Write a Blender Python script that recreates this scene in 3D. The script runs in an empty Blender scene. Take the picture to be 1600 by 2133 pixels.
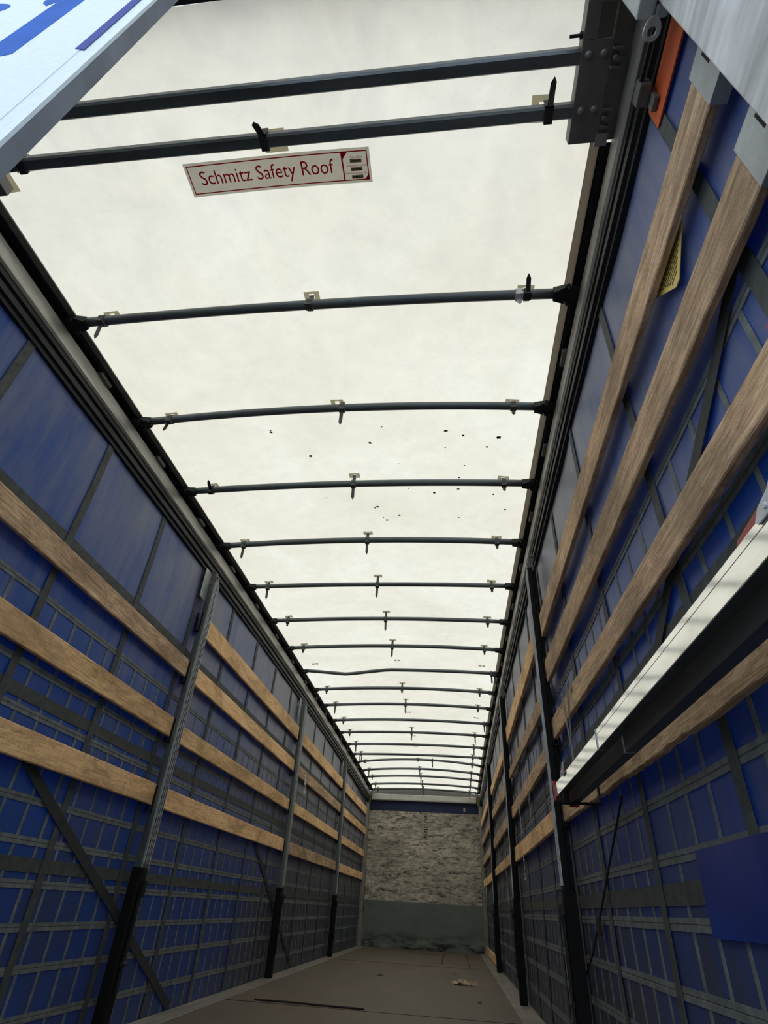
import bpy, bmesh, math, random
from mathutils import Vector, Matrix, noise
random.seed(7)
D = bpy.data
S = bpy.context.scene
COL = S.collection

# ------------------------------------------------------------------ camera
YAW, PITCH, ROLL = 0.13964337, 0.62140442, -0.0630525
CAMX, CAMZ, FPX = 0.62581, 0.61907, 1150.411
R3 = (Matrix.Rotation(YAW, 3, 'Z') @ Matrix.Rotation(PITCH, 3, 'X') @ Matrix.Rotation(ROLL, 3, 'Y'))
right, fwd, up = R3.col[0], R3.col[1], R3.col[2]
cam_data = D.cameras.new('camera')
cam = D.objects.new('camera', cam_data)
COL.objects.link(cam)
M = Matrix.Identity(4)
for i in range(3):
    M[i][0] = right[i]; M[i][1] = up[i]; M[i][2] = -fwd[i]
M[0][3], M[1][3], M[2][3] = CAMX, 0.0, CAMZ
cam.matrix_world = M
cam_data.sensor_fit = 'HORIZONTAL'
cam_data.sensor_width = 36.0
cam_data.lens = FPX / 1600.0 * 36.0
cam_data.clip_start = 0.02
cam_data.clip_end = 300
S.camera = cam

# ------------------------------------------------------------------ sky + exposure
SKY = 1.88
w = D.worlds.new('overcast_sky'); S.world = w; w.use_nodes = True
wn = w.node_tree; wn.nodes.clear()
wo = wn.nodes.new('ShaderNodeOutputWorld'); bg = wn.nodes.new('ShaderNodeBackground')
tc = wn.nodes.new('ShaderNodeTexCoord'); sx = wn.nodes.new('ShaderNodeSeparateXYZ')
rp = wn.nodes.new('ShaderNodeValToRGB')
rp.color_ramp.elements[0].position = 0.0; rp.color_ramp.elements[0].color = (0.62, 0.74, 0.90, 1)
rp.color_ramp.elements[1].position = 0.6; rp.color_ramp.elements[1].color = (0.86, 0.94, 1.0, 1)
wn.links.new(tc.outputs['Generated'], sx.inputs[0]); wn.links.new(sx.outputs[2], rp.inputs[0])
wn.links.new(rp.outputs[0], bg.inputs[0]); bg.inputs[1].default_value = SKY
wn.links.new(bg.outputs[0], wo.inputs[0])
S.view_settings.view_transform = 'Standard'
S.view_settings.look = 'None'
S.view_settings.exposure = 0.0
S.view_settings.gamma = 1.0
S.view_settings.use_curve_mapping = False
S.cycles.use_denoising = True
S.cycles.max_bounces = 8
S.cycles.diffuse_bounces = 5
S.cycles.transparent_max_bounces = 8

# ------------------------------------------------------------------ materials
def lin(r, g, b):
    f = lambda v: (v/255/12.92) if v <= 10.3 else ((v/255+0.055)/1.055)**2.4
    return (f(r), f(g), f(b), 1)

class NT:
    """small helper around a material node tree"""
    def __init__(s, name):
        s.m = D.materials.new(name); s.m.use_nodes = True
        s.t = s.m.node_tree; s.t.nodes.clear()
        s.out = s.t.nodes.new('ShaderNodeOutputMaterial')
    def n(s, typ, **kw):
        nd = s.t.nodes.new('ShaderNode'+typ)
        for k, v in kw.items():
            if k.startswith('i_'): nd.inputs[k[2:].replace('_', ' ')].default_value = v
            else: setattr(nd, k, v)
        return nd
    def l(s, a, b): s.t.links.new(a, b)
    def coords(s, scale=(1, 1, 1), rand=False):
        tc = s.n('TexCoord'); mp = s.n('Mapping'); mp.inputs['Scale'].default_value = scale
        src = tc.outputs['Object']
        if rand:
            oi = s.n('ObjectInfo'); mu = s.n('Math', operation='MULTIPLY'); mu.inputs[1].default_value = 37.0
            s.l(oi.outputs['Random'], mu.inputs[0])
            ad = s.n('VectorMath', operation='ADD'); s.l(src, ad.inputs[0]); s.l(mu.outputs[0], ad.inputs[1]); src = ad.outputs[0]
        s.l(src, mp.inputs['Vector']); return mp.outputs[0]
    def noise(s, vec, scale=5, detail=4, rough=0.55, dist=0.0):
        nd = s.n('TexNoise'); s.l(vec, nd.inputs['Vector'])
        nd.inputs['Scale'].default_value = scale; nd.inputs['Detail'].default_value = detail
        nd.inputs['Roughness'].default_value = rough; nd.inputs['Distortion'].default_value = dist
        return nd.outputs['Fac']
    def ramp(s, fac, stops):
        nd = s.n('ValToRGB'); s.l(fac, nd.inputs[0]); e = nd.color_ramp.elements
        while len(e) < len(stops): e.new(0.5)
        for k, (p, c) in enumerate(stops):
            e[k].position = p; e[k].color = c if len(c) == 4 else (*c, 1)
        return nd.outputs[0]
    def mix(s, fac, a, b, mode='MIX'):
        nd = s.n('Mix', data_type='RGBA', blend_type=mode)
        for inp, v in ((nd.inputs[0], fac), (nd.inputs[6], a), (nd.inputs[7], b)):
            if hasattr(v, 'links'): s.l(v, inp)
            else: inp.default_value = v
        return nd.outputs[2]
    def math(s, op, a, b=0.0, clamp=False):
        nd = s.n('Math', operation=op, use_clamp=clamp)
        for inp, v in ((nd.inputs[0], a), (nd.inputs[1], b)):
            if hasattr(v, 'links'): s.l(v, inp)
            else: inp.default_value = v
        return nd.outputs[0]
    def principled(s, col, rough=0.6, metal=0.0, spec=0.5, bump=None, bstr=0.2, bdist=0.01):
        p = s.n('BsdfPrincipled')
        for k, v in (('Base Color', col), ('Roughness', rough), ('Metallic', metal), ('Specular IOR Level', spec)):
            if hasattr(v, 'links'): s.l(v, p.inputs[k])
            else: p.inputs[k].default_value = v
        if bump is not None:
            b = s.n('Bump'); b.inputs['Strength'].default_value = bstr; b.inputs['Distance'].default_value = bdist
            s.l(bump, b.inputs['Height']); s.l(b.outputs[0], p.inputs['Normal'])
        return p
    def done(s, sh):
        s.l(sh.outputs[0], s.out.inputs[0]); return s.m

W4 = (1, 1, 1, 1); K4 = (0, 0, 0, 1)
BLK = (0.0, 0.0, 0.0, 1)

def simple(name, col, rough=0.6, metal=0.0, var=0.25, scale=12, stretch=(1, 1, 1), spec=0.5):
    t = NT(name); v = t.coords(stretch, rand=True)
    f = t.noise(v, scale, 5)
    c2 = tuple(max(0, c*(1-var)) for c in col[:3])+(1,); c3 = tuple(min(1, c*(1+var)) for c in col[:3])+(1,)
    c = t.ramp(f, [(0.3, c2), (0.7, c3)])
    return t.done(t.principled(c, rough, metal, spec, bump=f, bstr=0.1, bdist=0.004))

MAT = {}
# translucent white roof sheet
t = NT('translucent_roof_sheet'); v = t.coords()
f1 = t.noise(v, 1.1, 5, 0.6, 0.6); f2 = t.noise(v, 9, 6, 0.7)
v3 = t.coords((1, .35, 1)); f3 = t.noise(v3, 26, 3, 0.6)
c = t.ramp(f1, [(0.30, (0.80, 0.715, 0.57)), (0.5, (0.86, 0.78, 0.635)), (0.70, (0.91, 0.84, 0.705))])
c = t.mix(t.ramp(f2, [(0.35, (0.16,)*3), (0.62, (0,)*3)]), c, (0.50, 0.46, 0.40, 1))
c = t.mix(t.ramp(f3, [(0.70, (0,)*3), (0.80, (0.14,)*3)]), c, (0.40, 0.36, 0.30, 1))
f4 = t.noise(t.coords((1, 1, 1)), 45, 5, 0.75); c = t.mix(t.ramp(f4, [(0.60, (0,)*3), (0.72, (0.20,)*3)]), c, (0.42, 0.39, 0.34, 1))
f5 = t.noise(t.coords((1, .8, 1)), 2.6, 5, 0.6, 1.2)
tc5 = t.n('TexCoord'); sp5 = t.n('SeparateXYZ'); t.l(tc5.outputs['Object'], sp5.inputs[0])
near = t.math('MULTIPLY', t.math('SUBTRACT', 1.9, sp5.outputs[1]), 0.75, True)     # greyer mottling towards the rear frame
rear_grey = t.math('MULTIPLY', t.ramp(f5, [(0.38, (0.15,)*3), (0.66, (0.62,)*3)]), near)
c = t.mix(rear_grey, c, (0.60, 0.555, 0.49, 1))
tr = t.n('BsdfTranslucent'); df = t.n('BsdfDiffuse'); t.l(c, tr.inputs[0])
t.l(t.mix(1.0, c, (0.85, 0.85, 0.85, 1), 'MULTIPLY'), df.inputs[0])
mx = t.n('MixShader'); mx.inputs[0].default_value = 0.36
t.l(tr.outputs[0], mx.inputs[1]); t.l(df.outputs[0], mx.inputs[2])
MAT['roof'] = t.done(mx)

# blue side curtain: clean PVC under a grey film of road dirt, slightly translucent
def curtain_mat(name, gx, hgain, fy0):
    t = NT(name); v = t.coords()
    tc = t.n('TexCoord'); sp = t.n('SeparateXYZ'); t.l(tc.outputs['Object'], sp.inputs[0])
    y, z = sp.outputs[1], sp.outputs[2]
    big = t.noise(v, 0.9, 4, 0.6)
    vs = t.coords((1, 1, 0.16)); streak = t.noise(vs, 9, 5, 0.65)
    fine = t.noise(v, 30, 4, 0.7)
    # film coverage grows along the trailer and on the low and high bands
    fy = t.math('MULTIPLY', t.math('SUBTRACT', y, fy0), 0.13, True)
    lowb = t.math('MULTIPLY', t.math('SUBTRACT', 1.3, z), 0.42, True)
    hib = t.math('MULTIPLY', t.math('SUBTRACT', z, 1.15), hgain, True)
    a = t.math('ADD', t.math('MULTIPLY', fy, 1.2), t.math('MULTIPLY', lowb, gx))
    a = t.math('ADD', a, hib)
    a = t.math('ADD', a, t.math('MULTIPLY', t.math('SUBTRACT', big, 0.5), 1.4))
    a = t.math('ADD', a, t.math('MULTIPLY', t.math('SUBTRACT', streak, 0.5), 1.3), True)
    a = t.math('ADD', a, 0.0, True)
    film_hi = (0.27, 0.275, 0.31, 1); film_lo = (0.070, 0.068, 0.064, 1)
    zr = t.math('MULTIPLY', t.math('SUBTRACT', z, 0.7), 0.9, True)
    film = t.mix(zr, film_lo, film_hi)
    blue = t.mix(fine, (0.010, 0.062, 0.25, 1), (0.016, 0.078, 0.29, 1))
    col = t.mix(t.math('MULTIPLY', a, 0.92), blue, film)
    scuff = t.noise(t.coords((1, .5, 1)), 7, 8, 0.75, 1.0)
    col = t.mix(t.ramp(scuff, [(0.62, (0,)*3), (0.70, (0.35,)*3)]), col, (0.03, 0.035, 0.06, 1))
    bmp = t.noise(t.coords((1, 1, .5)), 4, 4)
    p = t.principled(col, 0.42, 0, 0.35, bump=bmp, bstr=0.25, bdist=0.02)
    tr = t.n('BsdfTranslucent')
    tcl = t.mix(a, (0.0004, 0.015, 0.19, 1), (0.001, 0.004, 0.02, 1)); t.l(tcl, tr.inputs[0])
    mx = t.n('MixShader'); mx.inputs[0].default_value = 0.10
    t.l(p.outputs[0], mx.inputs[1]); t.l(tr.outputs[0], mx.inputs[2])
    return t.done(mx)
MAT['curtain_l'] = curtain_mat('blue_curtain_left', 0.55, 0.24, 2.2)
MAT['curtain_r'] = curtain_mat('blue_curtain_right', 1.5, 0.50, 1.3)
MAT['fresh_blue'] = simple('fresh_blue_patch', (0.008, 0.036, 0.24, 1), 0.30, 0, 0.35, 4)
MAT['navy_band'] = simple('navy_band', (0.006, 0.014, 0.075, 1), 0.6, 0, 0.2, 5)
MAT['webbing'] = simple('grey_webbing', (0.062, 0.070, 0.070, 1), 0.75, 0, 0.3, 25)
MAT['webbing_dark'] = simple('dark_webbing', (0.028, 0.033, 0.035, 1), 0.7, 0, 0.3, 25)
MAT['webbing_thin'] = simple('pale_grey_webbing', (0.15, 0.17, 0.175, 1), 0.7, 0, 0.35, 25)

def wood(name, cols, dirt=0.5, gain=1.0):
    t = NT(name)
    g = t.noise(t.coords((1, 0.07, 1), rand=True), 60, 8, 0.7, 1.5)
    g2 = t.noise(t.coords((1, 0.04, 1), rand=True), 150, 4, 0.7)
    b = t.noise(t.coords((1, 0.45, 1), rand=True), 4.5, 6, 0.7, 0.6)
    m_ = t.noise(t.coords((1, 1, 1), rand=True), 28, 6, 0.75)
    col = t.ramp(g, [(0.30, cols[0]), (0.48, cols[1]), (0.66, cols[2])])
    col = t.mix(t.ramp(g2, [(0.36, (0.55,)*3), (0.48, (0,)*3)]), col, cols[0] + (1,))
    col = t.mix(t.ramp(b, [(0.36, (dirt,)*3), (0.58, (0,)*3)]), col, cols[3])
    col = t.mix(t.ramp(m_, [(0.30, (dirt*0.9,)*3), (0.44, (0,)*3)]), col, cols[3])
    col = t.mix(t.ramp(m_, [(0.64, (0,)*3), (0.76, (0.55,)*3)]), col, tuple(min(1, c*1.25) for c in cols[2])+(1,))
    kn = t.n('TexVoronoi'); kn.inputs['Scale'].default_value = 2.3
    t.l(t.coords((1.0, 0.8, 1.0), rand=True), kn.inputs['Vector'])
    col = t.mix(t.ramp(kn.outputs['Distance'], [(0.025, (0.9,)*3), (0.05, (0.25,)*3), (0.11, (0,)*3)]), col, (0.05, 0.028, 0.015, 1))
    oi = t.n('ObjectInfo')
    hv = t.n('HueSaturation'); t.l(col, hv.inputs['Color'])
    t.l(t.math('ADD', t.math('MULTIPLY', oi.outputs['Random'], 0.30), gain), hv.inputs['Value'])
    return t.done(t.principled(hv.outputs[0], 0.78, 0, 0.25, bump=g, bstr=0.7, bdist=0.004))
MAT['wood_tan'] = wood('worn_tan_spruce', [(0.46, 0.26, 0.12), (0.86, 0.55, 0.28), (0.95, 0.68, 0.39), (0.27, 0.165, 0.085, 1)], 0.62, 1.08)
MAT['wood_brown'] = wood('weathered_brown_spruce', [(0.26, 0.16, 0.09), (0.58, 0.39, 0.235), (0.85, 0.62, 0.41), (0.15, 0.10, 0.065, 1)], 0.6, 1.05)

def metal(name, base, rough, metallic, streak_axis='y', var=0.3, spec=0.5):
    t = NT(name)
    sc = {'y': (1, 0.12, 1), 'z': (1, 1, 0.12), 'x': (0.12, 1, 1), 'n': (1, 1, 1)}[streak_axis]
    g = t.noise(t.coords(sc, rand=True), 14, 6, 0.65); b = t.noise(t.coords(rand=True), 3, 4)
    lo = tuple(c*(1-var) for c in base)+(1,); hi = tuple(min(1, c*(1+var)) for c in base)+(1,)
    col = t.ramp(g, [(0.3, lo), (0.7, hi)])
    col = t.mix(t.ramp(b, [(0.5, (0,)*3), (0.75, (0.5,)*3)]), col, tuple(c*0.45 for c in base)+(1,))
    r = t.math('ADD', t.math('MULTIPLY', g, 0.25), rough-0.12)
    return t.done(t.principled(col, r, metallic, spec, bump=g, bstr=0.08, bdist=0.003))
MAT['galv'] = metal('galvanised_steel', (0.33, 0.35, 0.35), 0.45, 0.6, 'z')
MAT['galv_light'] = metal('pale_galvanised_sheet', (0.56, 0.58, 0.60), 0.5, 0.35, 'y', 0.42)
MAT['cap'] = metal('grey_steel_cap', (0.42, 0.455, 0.45), 0.5, 0.3, 'n', 0.2)
MAT['header'] = metal('pale_header_box', (0.72, 0.70, 0.64), 0.5, 0.1, 'x', 0.12)
t = NT('scratched_aluminium')
g = t.noise(t.coords((1, 0.06, 1)), 60, 5, 0.7); b = t.noise(t.coords((1, .4, 1)), 12, 5, 0.7)
col = t.ramp(b, [(0.3, (0.70, 0.70, 0.67)), (0.6, (0.90, 0.90, 0.87))]); col = t.mix(t.ramp(g, [(0.28, (0.6,)*3), (0.36, (0,)*3)]), col, (0.35, 0.35, 0.33, 1))
MAT['alu'] = t.done(t.principled(col, t.math('ADD', t.math('MULTIPLY', g, 0.06), 0.07), 0.92, 0.5, bump=g, bstr=0.02, bdist=0.001))
MAT['alu_shaded'] = metal('shaded_aluminium', (0.10, 0.105, 0.105), 0.45, 0.5, 'y', 0.25)  # darkened copy of the beam aluminium, shade put into the colour
MAT['post'] = metal('dark_galvanised_post', (0.16, 0.18, 0.178), 0.42, 0.55, 'z', 0.35)
t = NT('slotted_strip'); tcs = t.n('TexCoord'); sps = t.n('SeparateXYZ'); t.l(tcs.outputs['Object'], sps.inputs[0])
fr = t.math('FRACT', t.math('MULTIPLY', sps.outputs[2], 17.0)); hole = t.math('GREATER_THAN', fr, 0.62)
MAT['slotted'] = t.done(t.principled(t.mix(hole, (0.16, 0.18, 0.178, 1), (0.004, 0.004, 0.005, 1)), 0.5, 0.2, 0.4))
MAT['alu_rail'] = metal('dull_aluminium_rail', (0.40, 0.39, 0.36), 0.42, 0.5, 'y', 0.45)
MAT['bow'] = metal('blue_grey_coated_steel', (0.115, 0.135, 0.145), 0.40, 0.3, 'x', 0.35)
MAT['dark'] = metal('dark_coated_steel', (0.020, 0.022, 0.024), 0.5, 0.2, 'n', 0.3, spec=0.3)
MAT['greyplate'] = metal('dark_grey_plate', (0.17, 0.17, 0.16), 0.5, 0.3, 'n', 0.2)
MAT['rivet'] = metal('rivet_grey', (0.26, 0.26, 0.25), 0.4, 0.4, 'n', 0.15)
MAT['hem'] = metal('grey_brown_hem_strip', (0.27, 0.255, 0.235), 0.6, 0.2, 'y', 0.25)
MAT['black_and_shade'] = simple('matt_black_and_shade', (0.006, 0.006, 0.007, 1), 0.7, 0, 0.3, spec=0.2)  # plain black; also paints shade onto right posts and post feet
MAT['seal'] = simple('grey_rubber_seal', (0.12, 0.14, 0.17, 1), 0.5, 0, 0.25, 8)
MAT['red'] = simple('red_lacquer', (0.30, 0.008, 0.015, 1), 0.35, 0, 0.2)
MAT['strap'] = simple('grey_strap_plastic', (0.085, 0.085, 0.082, 1), 0.6, 0, 0.4)
MAT['strap_black'] = simple('black_strap_plastic', (0.02, 0.02, 0.02, 1), 0.6, 0, 0.4)
MAT['orange'] = simple('faded_orange_strip', (0.62, 0.105, 0.022, 1), 0.6, 0, 0.3, 8, (1, .3, 1))
MAT['cord'] = simple('black_cord', (0.008, 0.008, 0.009, 1), 0.7)
MAT['label_yellow'] = simple('yellow_label', (0.85, 0.66, 0.20, 1), 0.5, 0, 0.12)
MAT['ink'] = simple('label_ink', (0.03, 0.025, 0.015, 1), 0.6)
MAT['ink_soft'] = simple('faded_ink', (0.22, 0.16, 0.05, 1), 0.6)
MAT['hinge_green'] = simple('yellow_green_hinge', (0.20, 0.23, 0.06, 1), 0.6)
MAT['pink'] = simple('faded_pink_cloth', (0.30, 0.12, 0.17, 1), 0.9)
MAT['spot'] = simple('brown_speck', (0.055, 0.040, 0.022, 1), 0.9)
MAT['debris'] = simple('pale_wood_splinter', (0.60, 0.46, 0.34, 1), 0.9, 0, 0.3)
MAT['debris_dark'] = simple('dark_splinter', (0.05, 0.03, 0.018, 1), 0.9, 0, 0.4)
MAT['asphalt'] = simple('asphalt', (0.09, 0.09, 0.09, 1), 0.9, 0, 0.3, 30)
MAT['door_white'] = simple('white_door_paint', (0.60, 0.70, 0.74, 1), 0.45, 0, 0.06, 60)
MAT['door_blue'] = simple('blue_door_lettering', (0.035, 0.13, 0.50, 1), 0.75, 0, 0.08, spec=0.08)
MAT['door_violet'] = simple('violet_blue_door_line', (0.07, 0.09, 0.32, 1), 0.75, 0, 0.08, spec=0.08)

def translu(name, col, k=0.5):
    t = NT(name); tr = t.n('BsdfTranslucent'); df = t.n('BsdfDiffuse')
    f = t.noise(t.coords(rand=True), 30, 3)
    c = t.mix(f, tuple(x*0.85 for x in col[:3])+(1,), col)
    t.l(c, tr.inputs[0]); t.l(c, df.inputs[0])
    mx = t.n('MixShader'); mx.inputs[0].default_value = k
    t.l(tr.outputs[0], mx.inputs[1]); t.l(df.outputs[0], mx.inputs[2]); return t.done(mx)
MAT['patch'] = translu('beige_reinforcement_patch', (0.46, 0.42, 0.30, 1), 0.35)
MAT['label_white'] = translu('greyish_white_label', (0.70, 0.67, 0.60, 1), 0.5)
MAT['label_red'] = translu('dark_red_print', (0.45, 0.006, 0.03, 1), 0.5)
MAT['label_dash'] = translu('date_stamp_grey', (0.22, 0.19, 0.16, 1), 0.5)
MAT['label_ink'] = translu('date_stamp_ink', (0.03, 0.02, 0.015, 1), 0.5)
MAT['hem_cloth'] = translu('doubled_sheet_hem', (0.50, 0.46, 0.41, 1), 0.3)
# clear film
t = NT('clear_plastic_film'); g = t.n('BsdfGlossy'); g.inputs['Roughness'].default_value = 0.25
d = t.n('BsdfDiffuse'); d.inputs[0].default_value = (0.6, 0.6, 0.58, 1)
m1 = t.n('MixShader'); m1.inputs[0].default_value = 0.5; t.l(g.outputs[0], m1.inputs[1]); t.l(d.outputs[0], m1.inputs[2])
tp = t.n('BsdfTransparent'); m2 = t.n('MixShader')
fz = t.ramp(t.noise(t.coords((6, 1, 1)), 20, 3), [(0.30, (0.35,)*3), (0.6, (0.9,)*3)])
t.l(fz, m2.inputs[0]); t.l(tp.outputs[0], m2.inputs[1]); t.l(m1.outputs[0], m2.inputs[2]); MAT['film'] = t.done(m2)

# worn plywood bulkhead, pale with dark rubbed blotches
t = NT('worn_plywood_bulkhead')
a = t.noise(t.coords((0.45, 1, 1.6)), 11, 8, 0.72, 0.8); b = t.noise(t.coords((0.35, 1, 1)), 34, 5, 0.7, 0.5)
cc = t.noise(t.coords(), 1.6, 3)
col = t.ramp(a, [(0.36, (0.08, 0.075, 0.065)), (0.44, (0.38, 0.35, 0.295)), (0.54, (0.66, 0.61, 0.51)), (0.68, (0.84, 0.79, 0.67))])
col = t.mix(t.ramp(b, [(0.38, (0.6,)*3), (0.48, (0,)*3)]), col, (0.10, 0.09, 0.075, 1))
col = t.mix(t.ramp(cc, [(0.35, (0.35,)*3), (0.6, (0,)*3)]), col, (0.16, 0.15, 0.12, 1))
MAT['bulkhead'] = t.done(t.principled(col, 0.8, 0, 0.2, bump=a, bstr=0.3, bdist=0.005))
t = NT('scuffed_steel_kick_plate')
a = t.noise(t.coords((0.4, 1, 1)), 5, 6, 0.65)
tc = t.n('TexCoord'); sp = t.n('SeparateXYZ'); t.l(tc.outputs['Object'], sp.inputs[0])
low = t.math('MULTIPLY', t.math('SUBTRACT', 0.30, sp.outputs[2]), 4.0, True)
b = t.noise(t.coords((0.25, 1, 1)), 9, 5, 0.7)
col = t.ramp(a, [(0.3, (0.14, 0.168, 0.155)), (0.7, (0.20, 0.235, 0.215))])
sc = t.math('MULTIPLY', t.ramp(b, [(0.45, (0,)*3), (0.55, (1,)*3)]), low)
col = t.mix(sc, col, (0.02, 0.025, 0.024, 1))
sc2 = t.math('MULTIPLY', t.ramp(a, [(0.52, (0,)*3), (0.62, (0.7,)*3)]), low)
col = t.mix(sc2, col, (0.30, 0.31, 0.28, 1))
MAT['kick'] = t.done(t.principled(col, 0.6, 0.1, 0.3))

# brown phenolic floor
t = NT('brown_phenolic_floor')
a = t.noise(t.coords((1, 0.3, 1)), 3, 6, 0.6); b = t.noise(t.coords(), 0.7, 3, 0.5); c3 = t.noise(t.coords(), 50, 3)
col = t.ramp(a, [(0.3, (0.118, 0.088, 0.064)), (0.7, (0.170, 0.132, 0.098))])
col = t.mix(t.ramp(b, [(0.4, (0.7,)*3), (0.6, (0,)*3)]), col, (0.126, 0.110, 0.085, 1))
col = t.mix(t.ramp(c3, [(0.62, (0,)*3), (0.72, (0.4,)*3)]), col, (0.09, 0.075, 0.06, 1))
MAT['floor'] = t.done(t.principled(col, 0.62, 0, 0.3, bump=a, bstr=0.15, bdist=0.004))
MAT['edge_strip'] = metal('scuffed_floor_edge_strip', (0.24, 0.225, 0.195), 0.6, 0.2, 'y', 0.3)
MAT['seam'] = simple('dark_floor_seam', (0.02, 0.017, 0.014, 1), 0.9)

# ------------------------------------------------------------------ mesh helpers
class MB:
    def __init__(s): s.v = []; s.f = []
    def add(s, vs, fs):
        k = len(s.v); s.v += [tuple(p) for p in vs]; s.f += [tuple(i+k for i in f) for f in fs]; return s
    def box(s, x0, x1, y0, y1, z0, z1, mat=None):
        p = [(x, y, z) for z in (z0, z1) for y in (y0, y1) for x in (x0, x1)]
        if mat is not None: p = [mat @ Vector(q) for q in p]
        return s.add(p, [(0, 2, 3, 1), (4, 5, 7, 6), (0, 1, 5, 4), (2, 6, 7, 3), (0, 4, 6, 2), (1, 3, 7, 5)])
    def tube(s, pts, r, n=10, cap=True):
        pts = [Vector(p) for p in pts]; rings = []
        if not isinstance(r, (list, tuple)): r = [r]*len(pts)
        for i, p in enumerate(pts):
            a = pts[max(0, i-1)]; b = pts[min(len(pts)-1, i+1)]; d = (b-a).normalized()
            u = d.cross(Vector((0, 0, 1)));
            if u.length < 1e-3: u = d.cross(Vector((1, 0, 0)))
            u.normalize(); v = u.cross(d)
            rings.append([p + (u*math.cos(2*math.pi*k/n)+v*math.sin(2*math.pi*k/n))*r[i] for k in range(n)])
        vs = [q for rg in rings for q in rg]; fs = []
        for i in range(len(pts)-1):
            for k in range(n):
                k2 = (k+1) % n; fs.append((i*n+k, i*n+k2, (i+1)*n+k2, (i+1)*n+k))
        if cap: fs.append(tuple(range(n-1, -1, -1))); fs.append(tuple((len(pts)-1)*n+k for k in range(n)))
        return s.add(vs, fs)
    def prism(s, poly, axis, a, b):
        """extrude a 2-D polygon along axis from a to b"""
        def P(u, v, w_):
            return {'x': (w_, u, v), 'y': (u, w_, v), 'z': (u, v, w_)}[axis]
        n = len(poly); vs = [P(u, v, a) for u, v in poly]+[P(u, v, b) for u, v in poly]
        fs = [tuple(range(n)), tuple(range(2*n-1, n-1, -1))]+[(k, (k+1) % n, n+(k+1) % n, n+k) for k in range(n)]
        return s.add(vs, fs)
    def build(s, name, m, parent=None, bevel=0.0, smooth=False, origin=None):
        me = D.meshes.new(name)
        vs = s.v
        if origin is not None: vs = [(x-origin[0], y-origin[1], z-origin[2]) for x, y, z in vs]
        me.from_pydata(vs, [], s.f); me.update()
        bm = bmesh.new(); bm.from_mesh(me); bmesh.ops.recalc_face_normals(bm, faces=bm.faces); bm.to_mesh(me); bm.free()
        me.materials.append(m if not isinstance(m, str) else MAT[m])
        o = D.objects.new(name, me); COL.objects.link(o)
        if origin is not None: o.location = origin
        if parent: o.parent = parent
        if smooth:
            for p in me.polygons: p.use_smooth = True
        if bevel:
            bv = o.modifiers.new('bevel', 'BEVEL'); bv.width = bevel; bv.segments = 2; bv.limit_method = 'ANGLE'
        return o
def empty(name, loc=(0, 0, 0)):
    o = D.objects.new(name, None); COL.objects.link(o); o.location = loc; o.empty_display_size = 0.1; return o
def tag(o, label=None, cat=None, group=None, kind=None):
    if label: o['label'] = label
    if cat: o['category'] = cat
    if group: o['group'] = group
    if kind: o['kind'] = kind
    return o
def struct(o, label, cat): return tag(o, label, cat, kind='structure')
def part(mb, name, m, root, bevel=0.0, smooth=False, label=None):
    """build in world coordinates, stored relative to the root empty"""
    o = mb.build(name, m, root, bevel, smooth)
    if root is not None: o.matrix_parent_inverse = Matrix.Translation(-Vector(root_loc(root)))
    if label: o['label'] = label
    return o
def root_loc(o):
    l = Vector(o.location)
    while o.parent is not None:
        o = o.parent
    return Vector(o.location) if o.type == 'EMPTY' else l

YF = 13.59                                   # inner face of the front wall
def H(y): return 2.943 - .00273*(y-6) - .0033*(y-6)**2     # the side rails are cambered
def ZR(x, y): return H(y) + .022 + .084*(1-(x/1.2)**2)      # roof sheet surface
def XL(y): return -1.2 + 0.05*max(0, (y-8)/5.6)**1.3
def HX(s, y): return (1.2 if s > 0 else -XL(y))

# ------------------------------------------------------------------ ground, floor
o = MB().box(-14, 14, -12, 26, -1.45, -1.35).build('ground', 'asphalt'); struct(o, 'grey asphalt yard under the trailer', 'ground')
o = MB().box(-1.285, 1.285, 0.34, YF+.05, -.06, 0).build('floor', 'floor'); struct(o, 'dusty brown plywood load floor', 'floor'); FL = o
for s in (-1, 1):
    mb = MB(); mb.box(min(s*1.10, s*1.262), max(s*1.10, s*1.262), .36, YF, 0.0, .003)
    mb.build('edge_strip', 'edge_strip', FL)
mb = MB(); mb.box(-1.10, -.46, 5.363, 5.372, 0, .0025); mb.box(-.46, 1.10, 5.365, 5.371, 0, .002); mb.build('floor_seam', 'seam', FL)
mb = MB(); mb.box(-1.10, 1.10, 3.0, 3.007, 0, .002); mb.build('floor_seam', 'seam', FL)
mb = MB(); mb.box(-1.10, 1.10, 9.9, 9.906, 0, .002); mb.build('floor_seam', 'seam', FL)
mb = MB(); mb.box(.42, .435, 10.4, 12.9, 0, .003); mb.box(-.2, .42, 12.5, 12.52, 0, .003); mb.build('floor_seam', 'seam', FL)
mb = MB(); mb.box(.82, .832, 9.9, 12.9, 0, .003); mb.build('floor_seam', 'seam', FL)
mb = MB(); mb.tube([(-.9, 5.45, .006), (-.6, 5.44, .008), (-.35, 5.43, .006), (-.05, 5.42, .006)], .006, 5)
mb.build('floor_split', 'seam', FL)

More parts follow.
